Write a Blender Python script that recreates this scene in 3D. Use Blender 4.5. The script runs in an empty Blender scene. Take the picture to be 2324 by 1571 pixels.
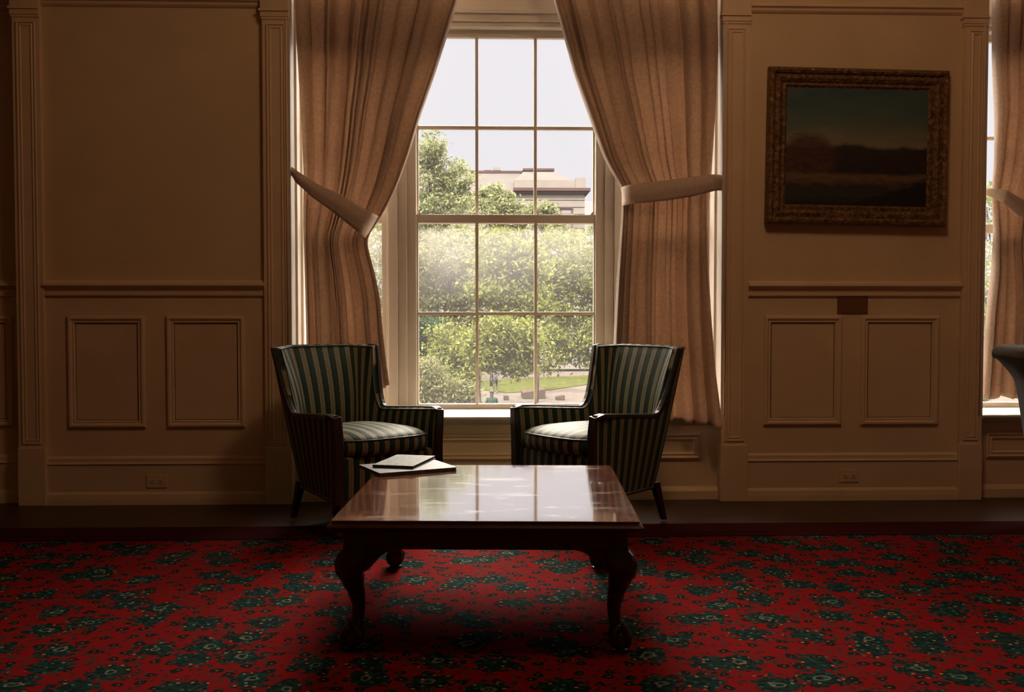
import bpy, math, random
from math import sin, cos, pi, radians as rad
from mathutils import Vector, Matrix
sc = bpy.context.scene
COL = sc.collection

# ------------------------------------------------------------------ camera
FPX, CAMH = 2260.0, 1.10
PITCH, YAW = math.atan(78 / FPX), rad(1.9)
cd = bpy.data.cameras.new('camera'); cd.sensor_width = 36; cd.lens = 36 * FPX / 2324
cam = bpy.data.objects.new('camera', cd); COL.objects.link(cam)
cam.location = (0, 0, CAMH); cam.rotation_euler = (pi / 2 - PITCH, 0, -YAW)
cd.clip_end = 1000
sc.camera = cam
sc.view_settings.view_transform = 'Standard'; sc.view_settings.look = 'None'
sc.view_settings.gamma = 1; sc.view_settings.use_curve_mapping = False
sc.view_settings.exposure = 0.0

# ------------------------------------------------------------------ world: pale overcast haze, brighter overhead
w = bpy.data.worlds.new('sky'); sc.world = w; w.use_nodes = True
nt = w.node_tree; nt.nodes.clear()
wo = nt.nodes.new('ShaderNodeOutputWorld'); bg = nt.nodes.new('ShaderNodeBackground')
tc = nt.nodes.new('ShaderNodeTexCoord'); sx = nt.nodes.new('ShaderNodeSeparateXYZ')
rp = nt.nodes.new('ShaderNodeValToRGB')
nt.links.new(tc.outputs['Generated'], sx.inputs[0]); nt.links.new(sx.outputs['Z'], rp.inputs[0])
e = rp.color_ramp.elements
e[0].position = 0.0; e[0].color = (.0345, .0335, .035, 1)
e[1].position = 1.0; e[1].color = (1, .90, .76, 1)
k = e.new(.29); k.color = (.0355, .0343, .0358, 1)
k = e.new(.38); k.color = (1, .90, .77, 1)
# added broad sky glow, high in front of the window wall, sends light inside
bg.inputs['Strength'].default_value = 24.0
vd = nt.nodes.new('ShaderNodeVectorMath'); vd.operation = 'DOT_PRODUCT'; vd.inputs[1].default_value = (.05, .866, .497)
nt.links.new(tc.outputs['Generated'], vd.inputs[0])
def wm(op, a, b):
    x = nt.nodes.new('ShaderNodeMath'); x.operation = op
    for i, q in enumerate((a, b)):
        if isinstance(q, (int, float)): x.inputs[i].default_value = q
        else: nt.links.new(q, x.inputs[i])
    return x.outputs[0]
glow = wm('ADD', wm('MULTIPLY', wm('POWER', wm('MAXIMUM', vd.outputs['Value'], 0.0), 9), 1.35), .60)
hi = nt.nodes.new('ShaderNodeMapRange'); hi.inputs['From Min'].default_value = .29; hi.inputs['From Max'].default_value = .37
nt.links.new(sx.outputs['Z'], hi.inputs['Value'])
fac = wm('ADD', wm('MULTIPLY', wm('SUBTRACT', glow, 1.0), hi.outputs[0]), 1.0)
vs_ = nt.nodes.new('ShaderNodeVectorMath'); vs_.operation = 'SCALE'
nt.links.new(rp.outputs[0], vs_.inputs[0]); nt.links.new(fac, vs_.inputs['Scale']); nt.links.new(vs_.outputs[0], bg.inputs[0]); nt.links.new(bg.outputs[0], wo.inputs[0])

# sun high behind the building: lights the trees outside, never enters this window
sd = bpy.data.lights.new('sun', 'SUN'); sd.energy = 20; sd.angle = rad(3); sd.color = (1, .95, .84)
so = bpy.data.objects.new('sun', sd); COL.objects.link(so)
so.rotation_euler = Vector((.35, .75, -1.0)).to_track_quat('-Z', 'Y').to_euler()

WY = 5.73          # room face of the window wall
GY = WY + .38      # plane of the sashes
WCX = .166         # centre of the window
W2X = WCX + 3.996  # centre of the next window
CEIL = 4.3
# added warm fill light without a fixture, unseen above the frame, brightens the walls
def fill_light(loc, size, energy, color):
    ld = bpy.data.lights.new('warm_fill_light', 'POINT'); ld.shadow_soft_size = size; ld.energy = energy; ld.color = color
    lo = bpy.data.objects.new('warm_fill_light', ld); COL.objects.link(lo); lo.location = loc
    return lo
fill_light((.9, 2.9, 4.0), .30, 50, (1, .66, .40))
# window portals (sampling guides for the sky light)
for cx in (WCX, W2X):
    pl = bpy.data.lights.new('window_portal', 'AREA'); pl.shape = 'RECTANGLE'; pl.size = 2.44; pl.size_y = 3.4
    pl.cycles.is_portal = True
    po = bpy.data.objects.new('window_portal', pl); COL.objects.link(po)
    po.location = (cx, GY + .12, 2.2); po.rotation_euler = (-pi / 2, 0, 0)

# ------------------------------------------------------------------ helpers
FW = Vector((sin(YAW) * cos(PITCH), cos(YAW) * cos(PITCH), -sin(PITCH)))
RT = Vector((cos(YAW), -sin(YAW), 0)); UP = RT.cross(FW)
def ray(px, py): return FW * FPX + RT * (px - 1162) + UP * (785.5 - py)
def aty(px, py, Y):
    r = ray(px, py); return Vector((0, 0, CAMH)) + r * (Y / r.y)
def atz(px, py, z):
    r = ray(px, py); return Vector((0, 0, CAMH)) + r * ((z - CAMH) / r.z)
def XA(px, Y, py=707): return aty(px, py, Y).x
def ZA(py, Y, px=1140): return aty(px, py, Y).z

class MB:
    def __init__(s): s.v = []; s.f = []; s.uv = []; s.sm = []
    def add(s, vs, fs, uv=None, smooth=False):
        o = len(s.v); s.v += [tuple(v) for v in vs]; s.uv += (uv if uv else [(0, 0)] * len(vs))
        s.f += [tuple(i + o for i in f) for f in fs]; s.sm += [smooth] * len(fs); return s
    def box(s, x0, x1, y0, y1, z0, z1):
        return s.add([(x0,y0,z0),(x1,y0,z0),(x1,y1,z0),(x0,y1,z0),(x0,y0,z1),(x1,y0,z1),(x1,y1,z1),(x0,y1,z1)],
            [(0,3,2,1),(4,5,6,7),(0,1,5,4),(1,2,6,5),(2,3,7,6),(3,0,4,7)])
    def grid(s, rows, closed=False, uv=None, smooth=True, caps=False):
        n = len(rows[0]); vs = [p for r in rows for p in r]; fs = []
        for i in range(len(rows) - 1):
            for j in range(n if closed else n - 1):
                a = i*n + j; b = i*n + (j+1) % n
                fs.append((a, b, b + n, a + n))
        if caps:
            fs.append(tuple(reversed(range(n)))); fs.append(tuple(range((len(rows)-1)*n, len(rows)*n)))
        return s.add(vs, fs, uv, smooth)
    def rings(s, x0, x1, z0, z1, prof, y, open_center=True):
        # mitred rectangular moulding in the XZ plane facing -Y; prof = [(inset, projection)]
        rows = []
        for ins, pr in prof:
            rows.append([(x0+ins, y-pr, z0+ins), (x1-ins, y-pr, z0+ins), (x1-ins, y-pr, z1-ins), (x0+ins, y-pr, z1-ins)])
        s.grid(rows, closed=True, smooth=False)
        if not open_center:
            o = len(s.v); s.add(rows[-1], [(0, 1, 2, 3)])
        return s
    def extrude_x(s, prof, x0, x1, smooth=False):
        # prof = closed list of (y, z)
        n = len(prof)
        s.grid([[(x0, y, z) for y, z in prof], [(x1, y, z) for y, z in prof]], closed=True, smooth=smooth, caps=True); return s
    def tube(s, pts, rad_, seg=8, flat=1.0, caps=True, up=None):
        pts = [Vector(p) for p in pts]; rr = rad_ if isinstance(rad_, (list, tuple)) else [rad_] * len(pts); rows = []
        prev = None
        for i, p in enumerate(pts):
            t = (pts[min(i+1, len(pts)-1)] - pts[max(i-1, 0)]).normalized()
            if up is not None: side = t.cross(Vector(up[i] if isinstance(up, list) else up)).normalized()
            else:
                if prev is None: prev = t.orthogonal().normalized()
                side = (prev - t * prev.dot(t)).normalized(); prev = side
            b = side.cross(t).normalized()
            rows.append([p + side * (rr[i] * cos(2*pi*k/seg)) + b * (rr[i] * flat * sin(2*pi*k/seg)) for k in range(seg)])
        return s.grid(rows, closed=True, caps=caps)
    def lathe(s, prof, c=(0, 0, 0), seg=16, ax=None):
        rows = [[(c[0] + r*cos(2*pi*k/seg), c[1] + r*sin(2*pi*k/seg), c[2] + z) for k in range(seg)] for r, z in prof]
        return s.grid(rows, closed=True, caps=True)
    def ball(s, c, r, seg=14, n=9):
        rx, ry, rz = r if isinstance(r, tuple) else (r, r, r); rows = []
        for i in range(n + 1):
            a = -pi/2 + pi*i/n; q = max(cos(a), .02)
            rows.append([(c[0]+rx*q*cos(2*pi*k/seg), c[1]+ry*q*sin(2*pi*k/seg), c[2]+rz*sin(a)) for k in range(seg)])
        return s.grid(rows, closed=True, caps=True)
    def build(s, name, mat, parent=None, bevel=0, subsurf=0, solid=0):
        me = bpy.data.meshes.new(name); me.from_pydata(s.v, [], s.f); me.polygons.foreach_set('use_smooth', s.sm)
        ul = me.uv_layers.new(name='UVMap')
        vi = [0] * len(me.loops); me.loops.foreach_get('vertex_index', vi)
        ul.data.foreach_set('uv', [c for i in vi for c in s.uv[i]])
        me.update()
        o = bpy.data.objects.new(name, me); COL.objects.link(o); me.materials.append(mat)
        if parent: o.parent = parent
        if solid:
            m = o.modifiers.new('t', 'SOLIDIFY'); m.thickness = solid; m.offset = 0
        if bevel:
            m = o.modifiers.new('b', 'BEVEL'); m.width = bevel; m.segments = 2; m.limit_method = 'ANGLE'; m.angle_limit = rad(40)
        if subsurf:
            m = o.modifiers.new('s', 'SUBSURF'); m.levels = subsurf; m.render_levels = subsurf
        return o
def tag(o, label=None, cat=None, group=None, kind=None):
    if label: o['label'] = label
    if cat: o['category'] = cat
    if group: o['group'] = group
    if kind: o['kind'] = kind
    return o
def empty(name, loc=(0, 0, 0), rz=0):
    o = bpy.data.objects.new(name, None); COL.objects.link(o); o.location = loc; o.rotation_euler = (0, 0, rz); o.empty_display_size = .1
    return o
def struct(o): o['kind'] = 'structure'; return o

# ------------------------------------------------------------------ materials
class NM:
    def __init__(s, name):
        s.m = bpy.data.materials.new(name); s.m.use_nodes = True; s.t = s.m.node_tree; s.t.nodes.clear()
        s.out = s.n('OutputMaterial'); s.b = s.n('BsdfPrincipled'); s.l(s.b.outputs[0], s.out.inputs[0])
        s.b.inputs['Roughness'].default_value = .6
    def n(s, ty, **k):
        x = s.t.nodes.new('ShaderNode' + ty)
        for a, v in k.items(): setattr(x, a, v)
        return x
    def l(s, a, b): s.t.links.new(a, b)
    def coord(s, kind='Object', scale=(1, 1, 1), rot=(0, 0, 0), loc=(0, 0, 0)):
        c = s.n('TexCoord'); m = s.n('Mapping'); m.inputs['Scale'].default_value = scale; m.inputs['Rotation'].default_value = rot
        m.inputs['Location'].default_value = loc
        s.l(c.outputs[kind], m.inputs[0]); return m.outputs[0]
    def noise(s, v, scale, detail=3, rough=.5, dist=0):
        x = s.n('TexNoise'); x.inputs['Scale'].default_value = scale; x.inputs['Detail'].default_value = detail
        x.inputs['Roughness'].default_value = rough; x.inputs['Distortion'].default_value = dist
        s.l(v, x.inputs['Vector']); return x
    def ramp(s, v, stops, interp='LINEAR'):
        x = s.n('ValToRGB'); x.color_ramp.interpolation = interp; e = x.color_ramp.elements
        while len(e) < len(stops): e.new(.5)
        for i, (p, c) in enumerate(stops):
            e[i].position = p; e[i].color = (*c, 1) if len(c) == 3 else c
        s.l(v, x.inputs[0]); return x.outputs[0]
    def mix(s, f, a, b, mode='MIX'):
        x = s.n('Mix', data_type='RGBA', blend_type=mode)
        for i, q in ((0, f), (6, a), (7, b)):
            if isinstance(q, (int, float)): x.inputs[i].default_value = q
            elif isinstance(q, tuple): x.inputs[i].default_value = (*q, 1)
            else: s.l(q, x.inputs[i])
        return x.outputs[2]
    def math(s, op, a, b=0.0, c=0.0, clamp=False):
        x = s.n('Math', operation=op); x.use_clamp = clamp
        for i, q in enumerate((a, b, c)):
            if isinstance(q, (int, float)): x.inputs[i].default_value = q
            else: s.l(q, x.inputs[i])
        return x.outputs[0]
    def bump(s, h, strength=.3, dist=.01):
        x = s.n('Bump'); x.inputs['Strength'].default_value = strength; x.inputs['Distance'].default_value = dist
        s.l(h, x.inputs['Height']); s.l(x.outputs[0], s.b.inputs['Normal'])
    def set(s, **k):
        for a, v in k.items():
            i = s.b.inputs[a.replace('_', ' ')]
            if isinstance(v, (int, float)): i.default_value = v
            elif isinstance(v, tuple): i.default_value = (*v, 1)
            else: s.l(v, i)
        return s

def simple(name, color, rough=.6, var=.12, nscale=8, bump=0, **k):
    q = NM(name); v = q.coord(); nz = q.noise(v, nscale, 4)
    dk = tuple(c * (1 - var) for c in color); lt = tuple(min(1, c * (1 + var)) for c in color)
    q.set(Base_Color=q.ramp(nz.outputs[0], [(.3, dk), (.7, lt)]), Roughness=rough, **k)
    if bump: q.bump(nz.outputs[0], bump)
    return q.m
PAINT = (.74, .545, .345)
M_wall = simple('painted_plaster', (.70, .52, .31), .75, .05, 3)
M_trim = simple('cream_paint', PAINT, .42, .04, 5)
M_win = simple('window_paint', (.60, .53, .44), .45, .05, 5)
M_ceil = simple('ceiling_paint', (.62, .5, .36), .8)
M_plate = simple('brown_plate', (.20, .085, .04), .5)
M_dark = simple('dark_slot', (.02, .015, .01), .6)

def wood(name, c0, c1, rough, scale=(1, 12, 12), **k):
    q = NM(name); v = q.coord(scale=scale); nz = q.noise(v, 3, 6, .6, 1.2)
    q.set(Base_Color=q.ramp(nz.outputs[0], [(.3, c0), (.7, c1)]), Roughness=rough, **k); return q.m
M_floor = wood('floor_boards', (.034, .014, .008), (.068, .028, .013), .42, (1, 14, 1))
M_mahog = wood('mahogany', (.035, .011, .007), (.075, .024, .012), .28, (3, 3, 1))
M_frame = wood('walnut_frame', (.018, .010, .008), (.036, .019, .014), .28, (3, 3, 1))
# worn polished table top
q = NM('worn_mahogany_top'); v = q.coord(scale=(1.2, 9, 1)); nz = q.noise(v, 3, 6, .6, .8)
v2 = q.coord(scale=(1.3, 5, 1)); n2 = q.noise(v2, 3.2, 8, .68, .6)
wear = q.ramp(n2.outputs[0], [(.52, (0, 0, 0)), (.66, (1, 1, 1))])
base = q.ramp(nz.outputs[0], [(.3, (.10, .028, .014)), (.7, (.20, .062, .03))])
q.set(Base_Color=q.mix(q.math('MULTIPLY', wear, .35), base, (.30, .15, .09)),
      Roughness=q.math('ADD', .10, q.math('MULTIPLY', wear, .10)), IOR=2.2, Coat_Weight=1.0, Coat_Roughness=q.math('ADD', .05, q.math('MULTIPLY', wear, .05)), Coat_IOR=2.3)
M_top = q.m

# striped satin
q = NM('striped_satin'); uvn = q.n('UVMap'); sp = q.n('SeparateXYZ'); q.l(uvn.outputs[0], sp.inputs[0])
fr = q.math('FRACT', q.math('DIVIDE', sp.outputs[0], .060))
v = q.coord(scale=(1, 1, 1)); nz = q.noise(v, 160, 2)
DG = (.012, .026, .015); BG = (.26, .225, .135)
col = q.ramp(fr, [(0, DG), (.04, (.05, .06, .04)), (.07, BG), (.27, (.17, .155, .095)), (.47, BG), (.50, (.06, .07, .045)), (.54, DG), (.76, (.022, .042, .026))], 'LINEAR')
col = q.mix(.35, col, q.ramp(nz.outputs[0], [(.3, (.25, .25, .25)), (.7, (.8, .8, .8))]), 'OVERLAY')
q.set(Base_Color=col, Roughness=.55, Sheen_Weight=.08, Sheen_Roughness=.4, Specular_IOR_Level=.12)
q.bump(nz.outputs[0], .15, .002)
M_stripe = q.m
M_piping = simple('dark_green_piping', (.05, .06, .045), .4)

# curtain cloth: translucent tan
q = NM('curtain_cloth'); v = q.coord(); nz = q.noise(v, 60, 3); n2 = q.noise(q.coord(scale=(1, 1, .1)), 9, 3)
c = q.ramp(nz.outputs[0], [(.3, (.42, .315, .24)), (.7, (.53, .40, .31))])
q.set(Base_Color=c, Roughness=.65, Sheen_Weight=.2)
tr = q.n('BsdfTranslucent'); q.l(q.mix(1.0, c, (1, .93, .86), 'MULTIPLY'), tr.inputs[0])
ms = q.n('MixShader'); ms.inputs[0].default_value = .42
q.l(q.b.outputs[0], ms.inputs[1]); q.l(tr.outputs[0], ms.inputs[2]); q.l(ms.outputs[0], q.out.inputs[0])
q.bump(n2.outputs[0], .25, .01)
M_curt = q.m
M_tie = simple('tieback_cloth', (.60, .46, .36), .7, .08, 60)  # same cloth as the curtain, lightened in place of light it lacks

# window pane: pale haze mixed into the glass, strongest high in the lower sash
def pane_mat(name, haze_amt):
    q = NM(name); t_ = q.n('BsdfTransparent'); g = q.n('BsdfGlossy'); g.inputs['Roughness'].default_value = .02
    tl = q.n('BsdfTranslucent'); tl.inputs[0].default_value = (.95, .93, .95, 1)
    lw = q.n('Fresnel'); lw.inputs[0].default_value = 1.45
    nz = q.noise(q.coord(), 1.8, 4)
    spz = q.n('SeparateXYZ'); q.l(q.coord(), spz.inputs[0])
    haze_mask = q.ramp(q.math('ADD', spz.outputs[2], q.math('MULTIPLY', q.math('SUBTRACT', nz.outputs[0], .5), .25)), [(0, (.12, .12, .12)), (1, (1, 1, 1))]) if False else q.math('ADD', .22, q.math('MULTIPLY', q.math('MULTIPLY_ADD', q.math('ADD', spz.outputs[2], q.math('MULTIPLY', q.math('SUBTRACT', nz.outputs[0], .5), .5)), 2.2, -2.55, clamp=True), q.math('LESS_THAN', spz.outputs[2], 1.66)))
    m1 = q.n('MixShader'); q.l(q.math('MULTIPLY', haze_mask, haze_amt), m1.inputs[0])
    q.l(t_.outputs[0], m1.inputs[1]); q.l(tl.outputs[0], m1.inputs[2])
    m2 = q.n('MixShader'); q.l(q.math('MULTIPLY', lw.outputs[0], .5), m2.inputs[0]); q.l(m1.outputs[0], m2.inputs[1]); q.l(g.outputs[0], m2.inputs[2])
    q.l(m2.outputs[0], q.out.inputs[0]); return q.m
M_glass = pane_mat('clear_pane', .02); M_glass2 = pane_mat('hazed_pane', .045)

# ------------------------------------------------------------------ room shell
XL, XR, YB = -6.5, 9.0, -4.5
OPZ0, OPZ1, OPH = .49, 3.85, 1.2325          # opening bottom, top, half width
floor = MB().box(XL, XR, YB, WY + .7, -.25, 0).build('floor', M_floor); struct(floor)
struct(MB().box(XL, XR, YB, WY + .7, CEIL, CEIL + .3).build('ceiling', M_ceil))
struct(MB().box(XL - .3, XL, YB, WY + .7, -.25, CEIL + .3).build('wall_left', M_wall))
struct(MB().box(XR, XR + .3, YB, WY + .7, -.25, CEIL + .3).build('wall_right', M_wall))
struct(MB().box(XL - .3, XR + .3, YB - .3, YB, -.25, CEIL + .3).build('wall_front', M_wall))
wb = MB(); T = .5
XST = -2.60        # left of this the wall steps back
wb.box(XL, XST, WY + .08, WY + T, 0, CEIL)
wb.box(XST, WCX - OPH, WY, WY + T, 0, CEIL)
wb.box(WCX + OPH, W2X - OPH, WY, WY + T, 0, CEIL)
wb.box(W2X + OPH, XR, WY, WY + T, 0, CEIL)
for cx in (WCX, W2X):
    wb.box(cx - OPH, cx + OPH, WY + .07, WY + T, 0, OPZ0 - .04)
    wb.box(cx - OPH, cx + OPH, WY, WY + T, OPZ1, CEIL)
wbo = struct(wb.build('wall_back', M_wall))

# panelled dado: flat painted boards over the plaster below the rail
RZ = 1.266
def zz(py): return ZA(py, WY, 1100)
def panel(x0, x1, z0, z1, y, parent_name='trim'):
    m = MB().rings(x0, x1, z0, z1, [(0, 0), (0, .012), (.008, .020), (.018, .020), (.026, .010), (.036, .012), (.042, 0), (.045, -.0)], y)
    return m
tn = [0]
def trim(m, mat=None, bevel=0):
    tn[0] += 1; o = m.build('trim_%d' % tn[0], mat or M_trim, bevel=bevel); return struct(o)
zP0, zP1 = zz(967), zz(717)       # dado panels
zB0, zB1 = zz(1048), zz(1031)     # base cap
def dado(x0, x1, panels, y=WY, win=False):
    m = MB().box(x0, x1, y - .010, y, 0, RZ - .07)
    for a, b in panels: 
        m2 = panel(a, b, zP0, zP1, y - .010); m.add(m2.v, m2.f)
    trim(m)
    # chair rail: cap, cove and fascia
    z = RZ
    trim(MB().extrude_x([(y, z + .012), (y - .016, z + .012), (y - .022, z), (y - .046, z - .004), (y - .050, z - .018), (y - .034, z - .026), (y - .026, z - .036), (y - .020, z - .040), (y - .020, z - .062), (y - .026, z - .066), (y - .024, z - .076), (y, z - .076)], x0, x1))
    trim(MB().extrude_x([(y, zB1), (y - .014, zB1), (y - .024, zB1 - .012), (y - .024, zB0 + .012), (y - .030, zB0), (y - .022, zB0 - .004), (y - .020, .075), (y - .030, .06), (y - .034, .03), (y - .034, 0), (y, 0)], x0, x1))
    # cornice moulding that frames the plaster field
    zt = 2.86
    trim(MB().extrude_x([(y, zt), (y - .030, zt), (y - .034, zt - .014), (y - .020, zt - .022), (y - .018, zt - .036), (y - .008, zt - .046), (y, zt - .05)], x0, x1))
def xw(px): return XA(px, WY)
pl1 = (xw(603), WCX - OPH); pl2 = (WCX + OPH, xw(1695)); pl0 = (XST, xw(105)); pl3 = (xw(2175), W2X - OPH)
dado(pl0[1], pl1[0], [(xw(155), xw(330)), (xw(379), xw(556))])
dado(pl2[1], pl3[0], [(xw(1733), xw(1909)), (xw(1953), xw(2129))])
dado(XL, XST, [(-3.55, -3.17), (-3.05, -2.67)], WY + .08)
dado(W2X + OPH + .15, XR, [(5.75, 6.3), (6.4, 6.95)])
def pilaster(x0, x1, ztop=ZA(52, WY), zbot=ZA(1010, WY)):
    y = WY; pr = .035
    m = MB().box(x0, x1, y - pr, y, zbot, CEIL)
    # sunk flute panel with mitred beads
    m2 = MB().rings(x0 + .022, x1 - .022, zbot + .02, ztop - .025, [(0, 0), (.002, .008), (.008, .008), (.012, 0), (.012, .001), (.020, .006), (.024, .006), (.028, .0015), (.030, .001)], y - pr); m.add(m2.v, m2.f)
    trim(m)
    trim(MB().box(x0 - .004, x1 + .002, y - pr - .012, y, 0, zbot), bevel=.004)   # plinth
    c = MB()
    for i, (z0, z1, e_) in enumerate([(ztop - .004, ztop + .010, .006), (ztop + .010, ztop + .040, .010), (ztop + .040, ztop + .055, .018), (ztop + .055, CEIL, .010)]):
        c.box(x0 - e_, x1 + min(e_, .002), y - pr - e_, y, z0, z1)
    trim(c, bevel=.003)
pilaster(*pl0); pilaster(*pl1); pilaster(*pl2); pilaster(*pl3); pilaster(W2X + OPH, W2X + OPH + .15)
# beaded edge of the window casings at the pilaster corners
for cx in (WCX, W2X):
    for s in (-1, 1):
        x = cx + s * OPH
        trim(MB().tube([(x + s * .016, WY - .037, .5), (x + s * .016, WY - .037, OPZ1)], .005, 8))

# ------------------------------------------------------------------ windows
def build_window(cx, n, upper_drop=0.0):
    wn = struct(empty('window_%d' % n, (0, 0, 0)))
    j0, j1 = cx - OPH, cx + OPH
    # jamb linings and head
    m = MB().box(j0 - .012, j0 + .004, WY - .036, GY + .12, OPZ0, OPZ1).box(j1 - .004, j1 + .012, WY - .036, GY + .12, OPZ0, OPZ1).box(j0, j1, WY - .02, GY + .12, OPZ1 - .02, OPZ1 + .02)
    for s, x in ((1, j0 + .004), (-1, j1 - .004)):     # jamb beads
        m.box(min(x, x + s*.012), max(x, x + s*.012), WY + .10, WY + .125, OPZ0, OPZ1)
        m.box(min(x, x + s*.012), max(x, x + s*.012), WY + .28, WY + .30, OPZ0, OPZ1)
    m.build('jamb_lining', M_win, wn)
    # sill board
    MB().extrude_x([(WY - .045, OPZ0 - .010), (WY - .05, OPZ0 - .002), (WY - .045, OPZ0 + .008), (GY - .02, OPZ0 + .014), (GY - .02, OPZ0 - .045), (WY + .02, OPZ0 - .045), (WY - .01, OPZ0 - .03)], j0 + .002, j1 - .002).build('window_sill', M_win, wn, bevel=.003)
    # apron below the sill with sunk panels
    m = MB().box(j0, j1, WY + .055, WY + .07, 0, OPZ0 - .045)
    for a, b in ((j0 + .07, j0 + .43), (cx - .52, cx + .52), (j1 - .48, j1 - .10)):
        m2 = MB().rings(a, b, ZA(1045, WY + .05), ZA(985, WY + .05), [(0, 0), (0, .012), (.012, .02), (.022, .008), (.034, .014), (.044, 0)], WY + .055); m.add(m2.v, m2.f)
    m.extrude_x([(WY + .055, .075), (WY + .04, .065), (WY + .03, .05), (WY + .03, 0), (WY + .055, 0)], j0, j1)
    m.build('window_apron', M_trim, wn)
    # mullions between the sashes (stepped)
    k = GY
    zt = ZA(66, GY)
    for s in (-1, 1):
        xa, xb = sorted((cx + s * .545, cx + s * .725))
        m = MB().box(xa, xb, k - .05, k + .08, OPZ0, OPZ1)
        xi = sorted((cx + s * .60, cx + s * .655)); m.box(xi[0], xi[1], k - .075, k - .05, OPZ0, OPZ1)
        xi = sorted((cx + s * .655, cx + s * .71)); m.box(xi[0], xi[1], k - .11, k - .05, OPZ0, OPZ1)
        m.build('mullion', M_win, wn, bevel=.004)
    # head: stacked mouldings above the sashes
    m = MB().box(j0, j1, k - .045, k + .08, zt + .0, zt + .03)
    m.box(j0, j1, k - .065, k + .08, zt + .03, zt + .075).box(j0, j1, k - .095, k + .08, zt + .075, zt + .09)
    m.box(j0, j1, k - .035, k + .08, zt + .09, zt + .22).box(j0, j1, k - .05, k + .08, zt + .22, zt + .245)
    m.build('window_head', M_win, wn, bevel=.003)
    # sashes
    zb = ZA(932, GY) ; g0 = ZA(916, GY); mr0, mr1 = ZA(507, GY) - upper_drop, ZA(488, GY) - upper_drop; gt = ZA(83, GY)
    mu = ZA(712, GY) - upper_drop * .4; mu2 = ZA(288, GY) - upper_drop * .9
    def sash(x0, x1, z0, z1, gx0, gx1, gz0, gz1, vx, hz, yy, nm, glass):
        m = MB().box(x0, gx0, yy - .02, yy + .02, z0, z1).box(gx1, x1, yy - .02, yy + .02, z0, z1)
        m.box(gx0, gx1, yy - .02, yy + .02, z0, gz0).box(gx0, gx1, yy - .02, yy + .02, gz1, z1)
        o = m.build(nm, M_win, wn, bevel=.002)
        b = MB(); hw = .0095
        for x in vx: b.box(x - hw, x + hw, yy - .016, yy + .016, gz0, gz1)
        for z in hz: b.box(gx0, gx1, yy - .015, yy + .015, z - hw - .001, z + hw + .001)
        b.build('glazing_bars', M_win, o, bevel=.003)
        xs = [gx0] + list(vx) + [gx1]; zs = [gz0] + list(hz) + [gz1]
        for i in range(len(xs) - 1):
            for j in range(len(zs) - 1):
                MB().box(xs[i] + .001, xs[i+1] - .001, yy - .002, yy + .002, zs[j] + .001, zs[j+1] - .001).build('glass_pane', glass, o)
        return o
    a, b = cx - .534, cx + .536
    vb = (cx - .178, cx + .181)
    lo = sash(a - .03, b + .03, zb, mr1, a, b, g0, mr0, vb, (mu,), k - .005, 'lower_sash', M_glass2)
    up_ = sash(a - .03, b + .03, mr0, zt, a, b, mr1, gt, vb, (mu2,), k + .045, 'upper_sash', M_glass)
    for s, x in ((1, a), (-1, b)):          # small lugs standing on the meeting rail
        MB().add([(x, k - .02, mr1), (x + s*.022, k - .02, mr1), (x, k - .02, mr1 + .03), (x, k + .0, mr1), (x + s*.022, k + .0, mr1), (x, k + .0, mr1 + .03)],
                 [(0,1,2), (3,5,4), (0,3,4,1), (1,4,5,2), (0,2,5,3)]).build('sash_horn', M_win, lo)
    for s in (-1, 1):
        x0, x1 = sorted((cx + s * .725, cx + s * (OPH - .02)))
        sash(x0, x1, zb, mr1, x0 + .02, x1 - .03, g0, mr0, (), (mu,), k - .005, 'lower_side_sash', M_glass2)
        sash(x0, x1, mr0, zt, x0 + .02, x1 - .03, mr1, gt, (), (mu2,), k + .045, 'upper_side_sash', M_glass)
    # transom lights over the head
    tz0, tz1 = zt + .245, OPZ1 - .02
    for x0, x1, vx in ((j0 + .004, cx - .725, ()), (cx - .545, cx + .545, vb), (cx + .725, j1 - .004, ())):
        sash(x0, x1, tz0, tz1, x0 + .03, x1 - .03, tz0 + .03, tz1 - .03, vx, (), k + .02, 'transom', M_glass)
    return wn
build_window(WCX, 1); build_window(W2X, 2, .05)

# ------------------------------------------------------------------ fittings on the wall
def fit(name, m, mat, label, cat, parent=None):
    o = m.build(name, mat, parent, bevel=.002); return tag(o, label, cat) if not parent else o
m = MB().box(xw(1898), xw(1967), WY - .018, WY - .010, zz(712), zz(669))
fit('wall_plate', m, M_plate, 'small blank brown rectangular plate on the panelling under the framed painting', 'wall plate')
def outlet(px, py, label):
    x, z = xw(px), zz(py); y = WY - .020
    o = tag(empty('power_outlet', (x, y, z)), label, 'outlet')
    MB().box(-.058, .058, -.006, 0, -.037, .037).build('cover_plate', M_trim, o, bevel=.002)
    for s in (-1, 1):
        r = MB().box(s*.022 - .015, s*.022 + .015, -.009, -.006, -.013, .013).build('socket', M_trim, o, bevel=.002)
        MB().box(s*.022 - .006, s*.022 + .006, -.0096, -.009, .004, .006).box(s*.022 - .006, s*.022 + .006, -.0096, -.009, -.006, -.004).ball((s*.022 + s*.010, -.009, 0), .0022, 8, 5).build('slots', M_dark, r)
outlet(354, 1087, 'cream double power outlet low on the wall left of the window')
outlet(1928, 1083, 'cream double power outlet low on the wall below the painting')

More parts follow.
